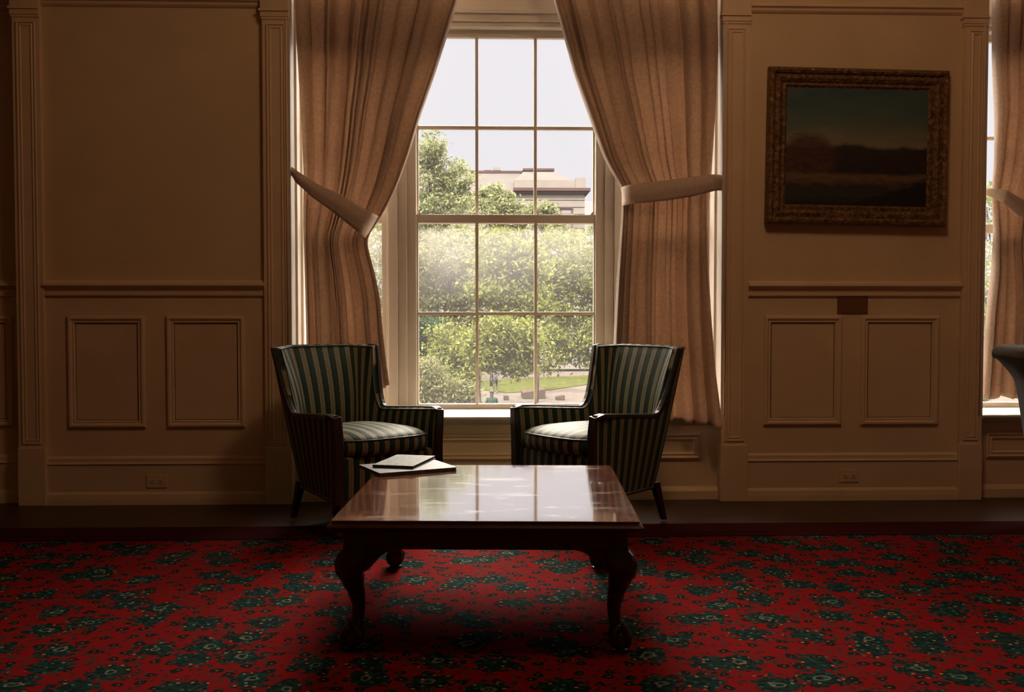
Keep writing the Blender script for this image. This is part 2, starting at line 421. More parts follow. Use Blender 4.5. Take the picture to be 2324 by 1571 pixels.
# ------------------------------------------------------------------ painting
q = NM('gilded_carving'); v = q.coord(); nz = q.noise(v, 38, 5, .65, .8); vo = q.n('TexVoronoi'); vo.inputs['Scale'].default_value = 34; q.l(v, vo.inputs['Vector'])
h = q.math('ADD', nz.outputs[0], q.math('MULTIPLY', vo.outputs['Distance'], .8))
q.set(Base_Color=q.ramp(nz.outputs[0], [(.35, (.10, .05, .02)), (.55, (.24, .125, .045)), (.7, (.42, .23, .08))]), Roughness=.5, Metallic=.35)
q.bump(h, .9, .012); M_gilt = q.m
q = NM('painted_landscape'); uvn = q.n('UVMap'); sp = q.n('SeparateXYZ'); q.l(uvn.outputs[0], sp.inputs[0]); U_, V_ = sp.outputs[0], sp.outputs[1]
mp = q.n('Mapping'); q.l(uvn.outputs[0], mp.inputs[0]); mp.inputs['Scale'].default_value = (2.2, 4.5, 1)
n1 = q.noise(mp.outputs[0], 2.2, 5, .55); n2 = q.noise(mp.outputs[0], 5, 5, .6)
mp1 = q.n('Mapping'); q.l(uvn.outputs[0], mp1.inputs[0]); mp1.inputs['Scale'].default_value = (1, 0, 1); n3 = q.noise(mp1.outputs[0], 3.4, 3, .5)
n4 = q.noise(mp.outputs[0], 1.1, 6, .6); n5 = q.noise(mp.outputs[0], 9, 4, .6)
def wob(base, n, a): return q.math('ADD', base, q.math('MULTIPLY', q.math('SUBTRACT', n.outputs[0], .5), a))
def soft(x, w): return q.math('MULTIPLY_ADD', x, 1.0 / w, .5, clamp=True)
vv = wob(V_, n1, .22)
sky = q.ramp(vv, [(.48, (.26, .21, .12)), (.58, (.20, .19, .12)), (.70, (.085, .135, .105)), (.90, (.040, .095, .100))])
sky = q.mix(q.math('MULTIPLY', soft(q.math('SUBTRACT', n4.outputs[0], .55), .25), .45), sky, (.15, .16, .11))
ridge = wob(wob(.505, n3, .16), n5, .03)
hill = soft(q.math('SUBTRACT', ridge, V_), .035)
du = q.math('DIVIDE', q.math('SUBTRACT', wob(U_, n2, .12), .16), .19); dv = q.math('DIVIDE', q.math('SUBTRACT', wob(V_, n5, .16), .40), .20)
tree = soft(q.math('SUBTRACT', 1.0, q.math('ADD', q.math('MULTIPLY', du, du), q.math('MULTIPLY', dv, dv))), .7)
hc = q.mix(soft(q.math('SUBTRACT', n2.outputs[0], .52), .2), q.ramp(V_, [(.28, (.014, .008, .007)), (.42, (.022, .012, .010)), (.54, (.026, .036, .020))]), (.034, .017, .012))
c1 = q.mix(hill, sky, hc)
c1 = q.mix(q.math('MULTIPLY', tree, .9), c1, q.ramp(n2.outputs[0], [(.3, (.035, .012, .009)), (.7, (.115, .038, .024))]))
fld = soft(q.math('SUBTRACT', wob(wob(.27, n1, .06), n5, .03), V_), .03)
fc = q.ramp(wob(V_, n2, .22), [(.02, (.014, .010, .008)), (.10, (.030, .034, .022)), (.16, (.035, .020, .014)), (.24, (.15, .09, .045))])
c1 = q.mix(fld, c1, fc)
ds = soft(q.math('SUBTRACT', q.math('MULTIPLY', q.math('SUBTRACT', U_, .45), .42), wob(wob(V_, n2, .12), n5, .06)), .04)
c1 = q.mix(ds, c1, (.008, .006, .005))
q.set(Base_Color=c1, Roughness=.62); M_art = q.m
px0, px1 = XA(1740, WY - .055), XA(2147, WY - .055); pz0, pz1 = zz(510), zz(153)
pcx, pcz = (px0 + px1) / 2, (pz0 + pz1) / 2; hw, hh = (px1 - px0) / 2, (pz1 - pz0) / 2
pf = tag(empty('framed_painting', (pcx, WY - .005, pcz)), 'dark landscape painting in a wide gilded frame on the wall right of the window', 'painting')
pf.rotation_euler = (rad(-1.0), rad(.95), 0)
MB().rings(-hw, hw, -hh, hh, [(0, 0), (0, .045), (.008, .060), (.022, .066), (.034, .058), (.040, .046), (.062, .052), (.078, .040), (.084, .030), (.100, .034), (.108, .024), (.116, .020)], 0).build('gilded_frame', M_gilt, pf)
aw, ah = hw - .112, hh - .112
MB().add([(-aw, -.022, -ah), (aw, -.022, -ah), (aw, -.022, ah), (-aw, -.022, ah), (-aw, -.01, -ah), (aw, -.01, -ah), (aw, -.01, ah), (-aw, -.01, ah)],
         [(0,1,2,3), (4,7,6,5), (0,4,5,1), (1,5,6,2), (2,6,7,3), (3,7,4,0)], [(0,0),(1,0),(1,1),(0,1)]*2).build('canvas', M_art, pf)

# ------------------------------------------------------------------ carpet
q = NM('floral_carpet'); tcn = q.n('TexCoord'); P0 = tcn.outputs['Object']
spx = q.n('SeparateXYZ'); q.l(P0, spx.inputs[0])
def warp(v, scale, amt):
    n = q.noise(v, scale, 2); a = q.n('VectorMath', operation='SUBTRACT'); q.l(n.outputs[1], a.inputs[0]); a.inputs[1].default_value = (.5, .5, .5)
    b = q.n('VectorMath', operation='SCALE'); q.l(a.outputs[0], b.inputs[0]); b.inputs['Scale'].default_value = amt
    c = q.n('VectorMath', operation='ADD'); q.l(v, c.inputs[0]); q.l(b.outputs[0], c.inputs[1]); return c.outputs[0]
def vor(v, scale, rnd=1.0, feature='F1'):
    x = q.n('TexVoronoi', feature=feature, voronoi_dimensions='2D'); x.inputs['Scale'].default_value = scale
    if 'Randomness' in x.inputs: x.inputs['Randomness'].default_value = rnd
    q.l(v, x.inputs['Vector']); return x
def lt(a, b): return q.math('LESS_THAN', a, b)
W1 = warp(P0, 14, .055)
RED = (.22, .0058, .0062); GRN = (.020, .050, .042)
ground = RED
nzb = q.noise(P0, 7, 3)
big = vor(W1, 5.0, .80); bm = lt(q.math('ADD', big.outputs['Distance'], q.math('MULTIPLY', q.math('SUBTRACT', nzb.outputs[0], .5), .35)), .27)
pet = vor(warp(P0, 40, .01), 30, .9); petm = lt(pet.outputs['Distance'], .40)
ring = lt(big.outputs['Distance'], .40)
bm = q.math('MAXIMUM', bm, q.math('MULTIPLY', ring, petm))
vin = vor(warp(P0, 9, .14), 8, 1, 'DISTANCE_TO_EDGE'); vm = lt(vin.outputs['Distance'], .030)
vin2 = vor(warp(P0, 13, .12), 13, 1, 'DISTANCE_TO_EDGE'); vbr = lt(q.noise(P0, 10, 2).outputs[0], .46); vm2 = q.math('MULTIPLY', lt(vin2.outputs['Distance'], .045), vbr)
sm_ = vor(warp(P0, 34, .03), 11.5, .95); smm = lt(q.math('ADD', sm_.outputs['Distance'], q.math('MULTIPLY', q.math('SUBTRACT', q.noise(P0, 45, 2).outputs[0], .5), .22)), .20)
small2 = vor(warp(P0, 40, .03), 21, 1); sm2 = lt(small2.outputs['Distance'], .17)
c = q.mix(q.math('MULTIPLY', vm, .65), ground, (.040, .040, .030))
c = q.mix(q.math('MULTIPLY', vm2, .6), c, (.028, .040, .032))
c = q.mix(q.math('MULTIPLY', sm2, .85), c, (.020, .026, .020))
c = q.mix(smm, c, (.012, .015, .012))
c = q.mix(lt(sm_.outputs['Distance'], .045), c, (.20, .13, .06))
clusterN = q.noise(P0, 55, 2)
c = q.mix(bm, c, q.ramp(clusterN.outputs[0], [(.38, (.009, .014, .012)), (.62, (.014, .044, .036))]))
fl = vor(P0, 27, .95); flm = lt(fl.outputs['Distance'], q.math('ADD', .10, q.math('MULTIPLY', nzb.outputs[0], .12)))
flc = q.ramp(fl.outputs['Color'], [(.0, (.02, .10, .08)), (.35, (.05, .15, .12)), (.50, (.20, .22, .14)), (.60, (.50, .17, .04)), (.72, (.03, .09, .07)), (.85, (.30, .22, .10))], 'CONSTANT')
c = q.mix(q.math('MULTIPLY', flm, bm), c, flc)
cen = q.math('MULTIPLY', lt(big.outputs['Distance'], .105), q.math('SUBTRACT', 1, lt(big.outputs['Distance'], .065)))
cen = q.math('MULTIPLY', cen, lt(q.math('FRACT', q.math('MULTIPLY', big.outputs['Color'], 7.3)), .45))
c = q.mix(q.math('MULTIPLY', cen, .8), c, (.16, .18, .11))
# plain border bands along the wall
Yb = spx.outputs[1]
CY0, CY1 = atz(1100, 1222, .012).y, atz(1100, 1191, .012).y
c = q.mix(q.math('GREATER_THAN', Yb, CY0), c, (.055, .007, .006))
for yy, wd, cc in ((CY0 + .012, .012, (.01, .008, .008)), (CY0 + .10, .008, (.02, .01, .01)), (CY1 - .06, .006, (.03, .012, .01))):
    c = q.mix(lt(q.math('ABSOLUTE', q.math('SUBTRACT', Yb, yy)), wd), c, cc)
fib = q.noise(P0, 420, 2); c = q.mix(.45, c, q.ramp(fib.outputs[0], [(.3, (.5, .5, .5)), (.7, (1, 1, 1))]), 'MULTIPLY')
q.set(Base_Color=c, Roughness=.95, Specular_IOR_Level=.02, Sheen_Weight=.0)
q.bump(fib.outputs[0], .4, .004); M_carp = q.m
carpet = MB().box(XL + .3, XR - .3, YB + .3, CY1, 0, .012).build('carpet', M_carp, bevel=.004)
tag(carpet, 'red carpet with dark green flower clusters covering the floor under the table', 'carpet')

# ------------------------------------------------------------------ coffee table
TH = .44
tb = tag(empty('coffee_table', (.047, 3.685, .012), rad(-2.9)), 'low dark mahogany coffee table with carved claw feet and worn glossy top', 'table')
tb.scale = (1, 1, (TH - .012) / TH)
tw, tl = .5, .585
def slab(hx, hy, prof, mat, name, parent, n=6, r=.012):
    # prof: [(inset, z)] rounded-rectangle loops
    rows = []
    for ins, z in prof:
        L = []
        for (sx_, sy_, a0) in ((1, 1, 0), (-1, 1, pi/2), (-1, -1, pi), (1, -1, 3*pi/2)):
            cxx, cyy = sx_ * (hx - ins - r), sy_ * (hy - ins - r)
            for i in range(n + 1):
                a = a0 + pi/2 * i / n; L.append((cxx + r*cos(a), cyy + r*sin(a), z))
        rows.append(L)
    return MB().grid(rows, closed=True, caps=True, smooth=False).build(name, mat, parent)
slab(tw, tl, [(.030, .402), (.012, .404), (.004, .409), (0, .416), (0, .421), (.004, .426), (.011, .429), (.0125, .432), (.014, .440)], M_mahog, 'edge_moulding', tb)
slab(tw - .012, tl - .012, [(.0, .438), (.0, .4405), (.0015, .4412)], M_top, 'tabletop', tb)
# apron: four boards joined
ax, ay = tw - .05, tl - .05
m = MB()
m.box(-ax, ax, -ay, -ay + .022, .338, .404).box(-ax, ax, ay - .022, ay, .338, .404).box(-ax, -ax + .022, -ay + .022, ay - .022, .338, .404).box(ax - .022, ax, -ay + .022, ay - .022, .338, .404)
m.build('apron', M_mahog, tb, bevel=.003)
q = NM('carved_mahogany'); v = q.coord(); wv = q.n('TexWave'); wv.wave_type = 'RINGS'; wv.inputs['Scale'].default_value = 14; wv.inputs['Distortion'].default_value = 6; wv.inputs['Detail'].default_value = 2; q.l(v, wv.inputs['Vector'])
q.set(Base_Color=(.05, .017, .010), Roughness=.26); q.bump(wv.outputs[1], .5, .004); M_carve = q.m
def cab_leg(sx_, sy_):
    d = Vector((sx_, sy_, 0)).normalized()
    # (z, outward offset, half size, squareness)
    st = [(.404, .000, .034, 0), (.345, .002, .036, 0), (.318, .016, .047, .3), (.292, .026, .050, .6), (.262, .026, .046, .8), (.225, .014, .036, 1), (.185, .000, .028, 1), (.145, -.008, .022, 1), (.110, -.006, .020, 1), (.085, .004, .022, 1), (.066, .014, .028, 1)]
    from bisect import bisect
    rows = []
    N = 30; zs = [st[0][0] + (st[-1][0] - st[0][0]) * i / N for i in range(N + 1)]
    for z in zs:
        for i in range(len(st) - 1):
            if st[i][0] >= z >= st[i+1][0] - 1e-9:
                t = (st[i][0] - z) / (st[i][0] - st[i+1][0]); t = t*t*(3 - 2*t)
                off, r, q_ = (st[i][j] * (1-t) + st[i+1][j] * t for j in (1, 2, 3)); break
        c0 = Vector((sx_ * (ax - .032), sy_ * (ay - .032), z)) + d * off
        L = []
        for k in range(20):
            a = 2*pi*k/20; ca, sa = cos(a), sin(a)
            sq = 1 / max(abs(ca), abs(sa)); s_ = (1 - q_) * min(sq, 1.36) + q_ * 1.0
            L.append(c0 + Vector((ca * r * s_, sa * r * s_, 0)))
        rows.append(L)
    lg = MB().grid(rows, closed=True, caps=True).build('leg', M_carve, tb)
    # bracket ears either side of the knee
    m = MB()
    for ex, ey in ((-sx_, 0), (0, -sy_)):
        o = Vector((sx_ * (ax - .02), sy_ * (ay - .02), 0)); dirv = Vector((ex, ey, 0)); nrm = Vector((sx_ * (ey != 0), sy_ * (ex != 0), 0))
        prof = []
        for i in range(9):
            t = i / 8; prof.append((.03 + .125 * t, .338 - .078 * (1 - t) ** 1.6 * (1 + .25 * sin(t * pi * 2))))
        top = [(a_, .340) for a_, b_ in prof]
        A = [o + dirv * a_ + Vector((0, 0, b_)) + nrm * .012 for a_, b_ in prof]; B = [o + dirv * a_ + Vector((0, 0, b_)) + nrm * .012 for a_, b_ in top]
        C_ = [p - nrm * .03 for p in A]; D_ = [p - nrm * .03 for p in B]
        m.grid([B, A, C_, D_, B], smooth=False)
    m.build('knee_bracket', M_carve, lg)
    fc = Vector((sx_ * (ax - .032), sy_ * (ay - .032), 0)) + d * .018
    f = MB().ball((fc.x, fc.y, .040), (.034, .034, .036), 18, 12)
    base = math.atan2(d.y, d.x)
    for k_ in (0, 1, 2, 3):
        a = base + (k_ - 0) * pi / 2
        dr = Vector((cos(a), sin(a), 0)); pts = []; rr = []
        for i in range(9):
            t = i / 8; ph = rad(78 - 118 * t)
            p = Vector((fc.x, fc.y, .042)) + dr * (.037 * cos(ph)) + Vector((0, 0, .040 * sin(ph)))
            pts.append(p); rr.append((.0125, .013, .0115, .0105, .012, .0105, .009, .007, .003)[i])
        f.tube(pts, rr, 8)
    f.tube([(fc.x, fc.y, .008), (fc.x, fc.y, -.0), (fc.x, fc.y, .001)], [.026, .026, .02], 12)
    f.build('claw_foot', M_carve, lg)
for s1 in (-1, 1):
    for s2 in (-1, 1): cab_leg(s1, s2)

# ------------------------------------------------------------------ books on the table
M_cover = simple('grey_green_cover', (.075, .066, .060), .5, .1, 6, Specular_IOR_Level=.2)
M_pages = simple('page_edges', (.16, .14, .11), .8, .3, 60)
q = NM('pale_leaflet'); v = q.coord(); nz = q.noise(v, 9, 3); br = q.n('TexBrick'); q.l(q.coord(scale=(7, 7, 7)), br.inputs['Vector'])
br.inputs['Color1'].default_value = (.18, .176, .15, 1); br.inputs['Color2'].default_value = (.20, .195, .17, 1); br.inputs['Mortar'].default_value = (.10, .105, .09, 1); br.inputs['Mortar Size'].default_value = .03; br.inputs['Scale'].default_value = .8
q.set(Base_Color=q.mix(.25, br.outputs[0], q.ramp(nz.outputs[0], [(.3, (.15, .146, .125)), (.7, (.21, .205, .18))])), Roughness=.6, Specular_IOR_Level=.15); M_leaf_ = q.m
def book(name, z, corners, th, mat, label, page):
    P = [atz(px, py, z + th) for px, py in corners]; c = sum(P, Vector()) / 4
    # square up: fit a rectangle to the four corners
    e1 = ((P[1] - P[0]) + (P[2] - P[3])) / 2; e2 = ((P[3] - P[0]) + (P[2] - P[1])) / 2
    L1, L2 = e1.length, e2.length; a = math.atan2(e1.y, e1.x)
    a2 = math.atan2(e2.y, e2.x) - pi / 2; a = a + ((a2 - a + pi) % (2 * pi) - pi) / 2
    o = tag(empty(name, (c.x, c.y, z), a), label, 'book')
    print('BOOK', name, L1, L2, c)
    hx, hy = L1 / 2, L2 / 2
    MB().box(-hx, hx, -hy, hy, 0, .0018).box(-hx, hx, -hy, hy, th - .0018, th).box(-hx, -hx + .002, -hy, hy, .0018, th - .0018).build('cover', mat, o, bevel=.0006)
    MB().box(-hx + .0021, hx - .004, -hy + .004, hy - .004, .0019, th - .0019).build('pages', page, o)
book('book', TH + .0014, [(858, 1077), (1027, 1059), (985, 1041), (826, 1055)], .014, M_cover, 'larger grey book lying flat at the table corner under the pale booklet', M_pages)
book('booklet', TH + .0014 + .0142, [(842, 1055), (945, 1058), (981, 1035), (905, 1031)], .012, M_leaf_, 'small pale booklet lying on top of the larger book at the table corner', M_pages)

# ------------------------------------------------------------------ armchairs
def sstep(t): t = max(0, min(1, t)); return t*t*(3 - 2*t)
def chair(loc, rz, label):
    ch = tag(empty('armchair', loc, rz), label, 'armchair', 'green striped armchairs by the window')
    # plan curve: front-left -> back -> front-right ; front is -y
    def plan(hf, hb, yf, yb, rc, n=96):
        pts = [(-hf, yf)]
        # straight side, rounded corner, gently bowed back
        side = 34; corner = 14; back = n - 2 * side - 2 * corner
        xs, ys = -hb, yb - rc
        for i in range(1, side + 1):
            t = i / side; pts.append((-hf + (hf - hb) * sstep(t) * .35 + (hf - hb) * t * .65 if False else -hf + (hf - hb) * t, yf + (ys - yf) * t))
        for i in range(1, corner + 1):
            a = pi - (pi / 2) * i / corner; pts.append((-hb + rc + rc * cos(a), yb - rc + rc * sin(a)))
        x0 = -hb + rc
        for i in range(1, back):
            t = i / back; x = x0 + (-2 * x0) * t; pts.append((x, yb + .025 * (1 - (2*t - 1) ** 2)))
        L = [(-x, y) for x, y in reversed(pts[:side + corner + 1])]
        return pts + L
    P0 = plan(.318, .225, -.305, .250, .11); P1 = plan(.338, .340, -.325, .385, .17)
    n = len(P0)
    ZB, ZT = .185, .90
    # arc length measured on a mean plan
    PM = [((a[0]+b[0])/2, (a[1]+b[1])/2) for a, b in zip(P0, P1)]
    arc = [0]
    for i in range(1, n): arc.append(arc[-1] + math.hypot(PM[i][0]-PM[i-1][0], PM[i][1]-PM[i-1][1]))
    TL = arc[-1]; mid = TL / 2
    arcs = [a - mid for a in arc]
    def ztop(i):
        d = min(arc[i], TL - arc[i])
        if d < .43: return .585 - .028 * (d / .43)
        if d < .535:
            t = (d - .43) / .105; return .557 + .335 * (1 - math.sqrt(max(0, 1 - t * t)))* .62 + .335 * .38 * t * t * t
        return .892 + .016 * sstep((d - .535) / .3)
    def outer(i, z):
        t = (z - ZB) / (ZT - ZB); t = t ** .92 if t > 0 else t
        x = P0[i][0] * (1 - t) + P1[i][0] * t; y = P0[i][1] * (1 - t) + P1[i][1] * t
        return Vector((x, y, z))
    def nrm(i, z):
        a = outer(max(i-1, 0), z); b = outer(min(i+1, n-1), z); t_ = (b - a); t_.z = 0; t_.normalize()
        return Vector((t_.y, -t_.x, 0))      # inward
    def inner(i, z, zt):
        d = min(arc[i], TL - arc[i]); backness = sstep((d - .45) / .2)
        th = .040 + .018 * backness + backness * .035 * sin(pi * max(0, min(1, (z - .36) / .54))) + .012 * (1 - backness) * sin(pi * max(0, min(1, (z - .3) / (zt - .3))))
        return outer(i, z) + nrm(i, z) * th
    R = 14; rows_o = []; uvs = []
    for j in range(R + 1):
        rows_o.append([outer(i, ZB + (ztop(i) - .004 - ZB) * j / R) for i in range(n)])
    rim = []
    for k_ in (1, 2, 3):
        a = pi * k_ / 4; L = []
        for i in range(n):
            zt = ztop(i); o_ = outer(i, zt - .004); in_ = inner(i, zt - .004, zt)
            c_ = (o_ + in_) / 2; h_ = (in_ - o_) / 2
            L.append(c_ - h_ * cos(a) + Vector((0, 0, .013 * sin(a))))
        rim.append(L)
    rows_i = [[inner(i, ztop(i) - .004 + (.30 - ztop(i)) * j / R, ztop(i)) for i in range(n)] for j in range(R + 1)]
    rows = rows_o + rim + rows_i
    uvs = [(arcs[i] + (.0) , p.z) for r in rows for i, p in enumerate(r)]
    m = MB().grid(rows, uv=uvs)
    o0 = len(m.v)
    # close the two arm fronts and the bottom
    nr = len(rows)
    for i in (0, n - 1):
        loop = [r[i] for r in rows]
        m.add(loop, [tuple(range(nr)) if i else tuple(reversed(range(nr)))], [(p.x, p.z) for p in loop])
    m.build('upholstered_shell', M_stripe, ch)
    # wooden show frame: front stile, arm edge and sweep up to the back corner
    for side in (0, 1):
        idx = [i for i in range(n) if min(arc[i], TL - arc[i]) <= .60 and (arc[i] < mid) == (side == 0)]
        if side: idx = idx[::-1]
        pts = []; ups = []
        i0 = idx[0]
        for j in range(7):
            z = .165 + (.572 - .165) * j / 6; p = (outer(i0, z) + inner(i0, z, .585)) / 2 + Vector((0, -.006, 0)); pts.append(p); ups.append(Vector((0, -1, 0)))
        pts[-1] += Vector((0, .004, .006))
        for i in idx[3:]:
            z = ztop(i); o_ = outer(i, z); h_ = nrm(i, z)
            pts.append(o_ + h_ * .010 + Vector((0, 0, .004)))
            k_ = len(pts)
            ups.append(Vector((0, 0, 1)) if min(arc[i], TL-arc[i]) < .42 else Vector((0, -.6, .8)))
        rr = [.026] * 7 + [.026 - .012 * min(1, j / 6) for j in range(len(pts) - 7)]
        rows = []
        for j, p in enumerate(pts):
            t_ = (pts[min(j+1, len(pts)-1)] - pts[max(j-1, 0)]).normalized()
            ref = nrm(idx[max(0, min(j - 5, len(idx)-1))], .5); sd_ = (ref - t_ * ref.dot(t_)).normalized(); b_ = sd_.cross(t_)
            wdt = rr[j]; th = .011
            sec = [(1, .5), (.8, 1), (-.8, 1), (-1, .5), (-1, -.5), (-.8, -1), (.8, -1), (1, -.5)]
            rows.append([p + sd_ * wdt * a_ + b_ * th * c_ for a_, c_ in sec])
        MB().grid(rows, closed=True, caps=True, smooth=False).build('arm_rail', M_frame, ch, bevel=.002)
    # piping where inside fabric meets the rim
    pts = [inner(i, ztop(i) - .004, ztop(i)) + Vector((0, 0, .004)) for i in range(0, n)]
    MB().tube(pts, .0042, 6).build('piping', M_piping, ch)
    # wooden base rail
    pts = [outer(i, ZB - .006) + nrm(i, ZB) * .006 for i in range(n)]
    MB().tube(pts, .011, 6, up=(0, 0, 1)).build('base_rail', M_frame, ch)
    # seat deck and front apron (striped)
    m = MB(); hx = .275
    N = 16; rows = []
    for z, yo in ((.175, -.300), (.19, -.305), (.30, -.309), (.375, -.305), (.385, -.29)):
        rows.append([(-hx + 2*hx*i/N, yo - .014 * (1 - (2*i/N - 1)**2), z) for i in range(N + 1)])
    back = [(-hx + 2*hx*i/N + 0, .20, .385) for i in range(N + 1)]
    back = [(x * .75, y, z) for x, y, z in back]
    rows.append(back); rows.append([(x, y, .175) for x, y, z in back]); rows.append(rows[0])
    m.grid(rows, uv=[(p[0], p[2]) for r in rows for p in r], smooth=False)
    m.build('seat_base', M_stripe, ch)
    # loose cushion: domed, pinched at the piping
    rows = []; uv = []
    def cush(a, zf, s):
        # superellipse plan, wider at front
        ca, sa = cos(a), sin(a); e_ = .36
        x = math.copysign(abs(ca) ** e_, ca) * .268; y = math.copysign(abs(sa) ** e_, sa) * .275
        if y > 0: x *= 1 - .26 * (y / .275) ** 2
        yc = -.055; bow = -.028 * (1 - (x / .27) ** 2) if y < -.15 else 0
        return Vector((x * s, yc + (y + bow) * s, zf))
    N = 64
    lv = [(.390, .72), (.385, .90), (.392, .972), (.412, 1.0), (.436, 1.008), (.456, .995), (.464, .985), (.474, .955), (.486, .88), (.497, .74), (.505, .55), (.510, .3), (.512, .05)]
    for zf, s in lv: rows.append([cush(2*pi*k/N, zf, s) for k in range(N)])
    uv = [(p.x, p.y) for r in rows for p in r]
    m = MB().grid(rows, closed=True, uv=uv, caps=True)
    cu = m.build('seat_cushion', M_stripe, ch)
    MB().tube([cush(2*pi*k/N, .463, .994) for k in range(N + 1)], .0048, 6, caps=False).build('piping', M_piping, cu)
    # legs
    for s in (-1, 1):
        m = MB()
        pr = [(.016, .0), (.019, .004), (.019, .012), (.013, .02), (.011, .03), (.0135, .06), (.019, .085), (.0165, .092), (.013, .097), (.021, .108), (.027, .125), (.026, .140), (.018, .154), (.016, .158), (.023, .162), (.023, .19)]
        m.lathe(pr, (s * .285, -.285, 0), 18).build('leg', M_frame, ch)
        m = MB(); rows = []
        for t in [i / 8 for i in range(9)]:
            z = .20 * (1 - t); r = .022 - .009 * t
            cx_ = s * (.190 + .014 * t); cy_ = .222 + .055 * t
            rows.append([(cx_ + r * a_, cy_ + r * b_, z) for a_, b_ in ((-1, -.8), (-.8, -1), (.8, -1), (1, -.8), (1, .8), (.8, 1), (-.8, 1), (-1, .8))])
        m.grid(rows, closed=True, caps=True, smooth=False).build('leg', M_frame, ch)
    return ch
CARP = .012
# left chair turned right towards the table, right chair turned left
def place(mid, th):
    # mid = middle of the arm fronts on plan, th = turn of the facing direction
    c = Vector((mid[0], mid[1], 0)) - Vector((sin(th), -cos(th), 0)) * .32
    return (c.x, c.y, CARP), th
l, t = place((-.44, 4.94), rad(40)); chair(l, t, 'green striped armchair left of the window, behind the books')
l, t = place((.365, 4.975), rad(-54)); chair(l, t, 'green striped armchair right of the window, turned towards the left one')

# ------------------------------------------------------------------ curtains
def lerp_poly(pts, v):
    for i in range(len(pts) - 1):
        if pts[i][1] <= v <= pts[i+1][1]:
            t = (v - pts[i][1]) / (pts[i+1][1] - pts[i][1]); return pts[i][0] * (1-t) + pts[i+1][0] * t
    return pts[0][0] if v < pts[0][1] else pts[-1][0]
def smooth_poly(pts, v, h=14):
    return sum(lerp_poly(pts, v + d) for d in (-h, -h/2, 0, h/2, h)) / 5
def curtain(outer_edge, inner_edge, hem, tie_y, YC0, nf, seed, label, dx=0.0, yshift=0, drift=0.0):
    rnd = random.Random(seed)
    wds = [rnd.choice((.45, .8, 1.2, 1.7)) for _ in range(nf)]; tot = sum(wds); edges = [0]
    for x in wds: edges.append(edges[-1] + x / tot)
    amp = [rnd.choice((.35, .6, .9, 1.2)) for _ in range(nf)]; sharp = [rnd.uniform(2.2, 6) for _ in range(nf)]; ph = [rnd.uniform(0, 6) for _ in range(nf)]
    NU = nf * 14; rows = []
    ytop = -345; NV = 130
    def hemy(u): return hem[0] * (1 - u) + hem[1] * u + 4 * sin(u * nf * 2.2)
    for j in range(NV + 1):
        v = j / NV; L = []
        for i in range(NU + 1):
            u = i / NU
            py = ytop + (hemy(u) - ytop) * v
            YC = YC0 - drift * sstep((py - 640) / 250)
            xo = XA(smooth_poly(outer_edge, py), YC, 707); xi = XA(smooth_poly(inner_edge, py), YC, 707)
            # find fold
            k = 0
            while k < nf - 1 and u > edges[k+1]: k += 1
            t = (u - edges[k]) / (edges[k+1] - edges[k])
            dist = abs(py - tie_y(u)); g = min(1, dist / 200)
            a = (.028 + .044 * g) * amp[k]
            ridge = 1 - abs(2 * t - 1) ** sharp[k]
            lean = .010 * sin(2 * pi * t) * sin(ph[k] + py * .003)
            uu = u
            x = xo + (xi - xo) * uu + lean
            y = YC + .02 - a * ridge + .022 * sin(u * 9 + ph[0] + py * .002)
            z = ZA(py, YC)
            L.append(Vector((x + dx, y, z + yshift)))
        rows.append(L)
    root = tag(empty('curtain', rows[0][NU // 2].copy()), label, 'curtain')
    m = MB().grid(rows); o = m.build('drape', M_curt, solid=.004)
    o.parent = root; o.location = -root.location
    return root
def tieback(top, bot, YC, root, dx=0.0, bulge=.10, yshift=0, roll_end=True):
    # band across the front of the gathered curtain; top/bot are matched polylines
    N = 40; M = 6; rows = []
    for j in range(M + 1):
        L = []
        for i in range(N + 1):
            s = i / N * (len(top) - 1); k = min(int(s), len(top) - 2); t = s - k
            tx, ty = (top[k][q_] * (1-t) + top[k+1][q_] * t for q_ in (0, 1)); bx_, by_ = (bot[k][q_] * (1-t) + bot[k+1][q_] * t for q_ in (0, 1))
            f_ = j / M; px = tx * (1-f_) + bx_ * f_; py = ty * (1-f_) + by_ * f_
            uu = i / N
            y = YC - bulge * (min(1, uu * 5) ** .6) * (1 if uu < .90 else math.sqrt(max(0, 1 - ((uu - .90) / .10) ** 2)) * 1.0)
            if uu < .02: y = YC
            p = Vector((XA(px, YC), y, ZA(py, YC)))
            p.y += .006 * cos(f_ * pi * 2)
            L.append(p + Vector((dx, 0, yshift)))
        rows.append(L)
    # back of the loop
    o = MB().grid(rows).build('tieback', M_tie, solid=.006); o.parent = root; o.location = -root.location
    return o
YC = WY + .045
# first window, left curtain: outer edge / inner edge in photo rows
Lo = [(668, -420), (672, 0), (680, 150), (687, 300), (690, 400), (688, 480), (690, 600), (693, 800), (694, 1000)]
Li = [(1110, -420), (1075, -120), (1040, 0), (1012, 90), (985, 175), (955, 260), (928, 350), (900, 425), (875, 475), (852, 512), (832, 540), (836, 570), (850, 620), (862, 680), (868, 760), (880, 860), (886, 900)]
Ro = [(1640, -420), (1622, 0), (1626, 100), (1621, 250), (1612, 400), (1607, 470), (1607, 620), (1613, 720), (1624, 850), (1636, 940), (1640, 1000)]
Ri = [(1190, -420), (1225, -120), (1257, 0), (1278, 75), (1304, 170), (1345, 285), (1368, 350), (1392, 395), (1412, 425), (1412, 465), (1412, 480), (1408, 540), (1401, 640), (1396, 760), (1390, 900)]
c1_ = curtain(Lo, Li, (925, 872), lambda u: 400 + 130 * u, YC, 13, 5, 'tan curtain left of the middle window, held by a slanting tieback')
tieback([(659, 376), (690, 400), (730, 425), (780, 448), (830, 478), (860, 492)], [(661, 392), (680, 420), (715, 452), (765, 488), (805, 520), (830, 541)], YC, c1_)
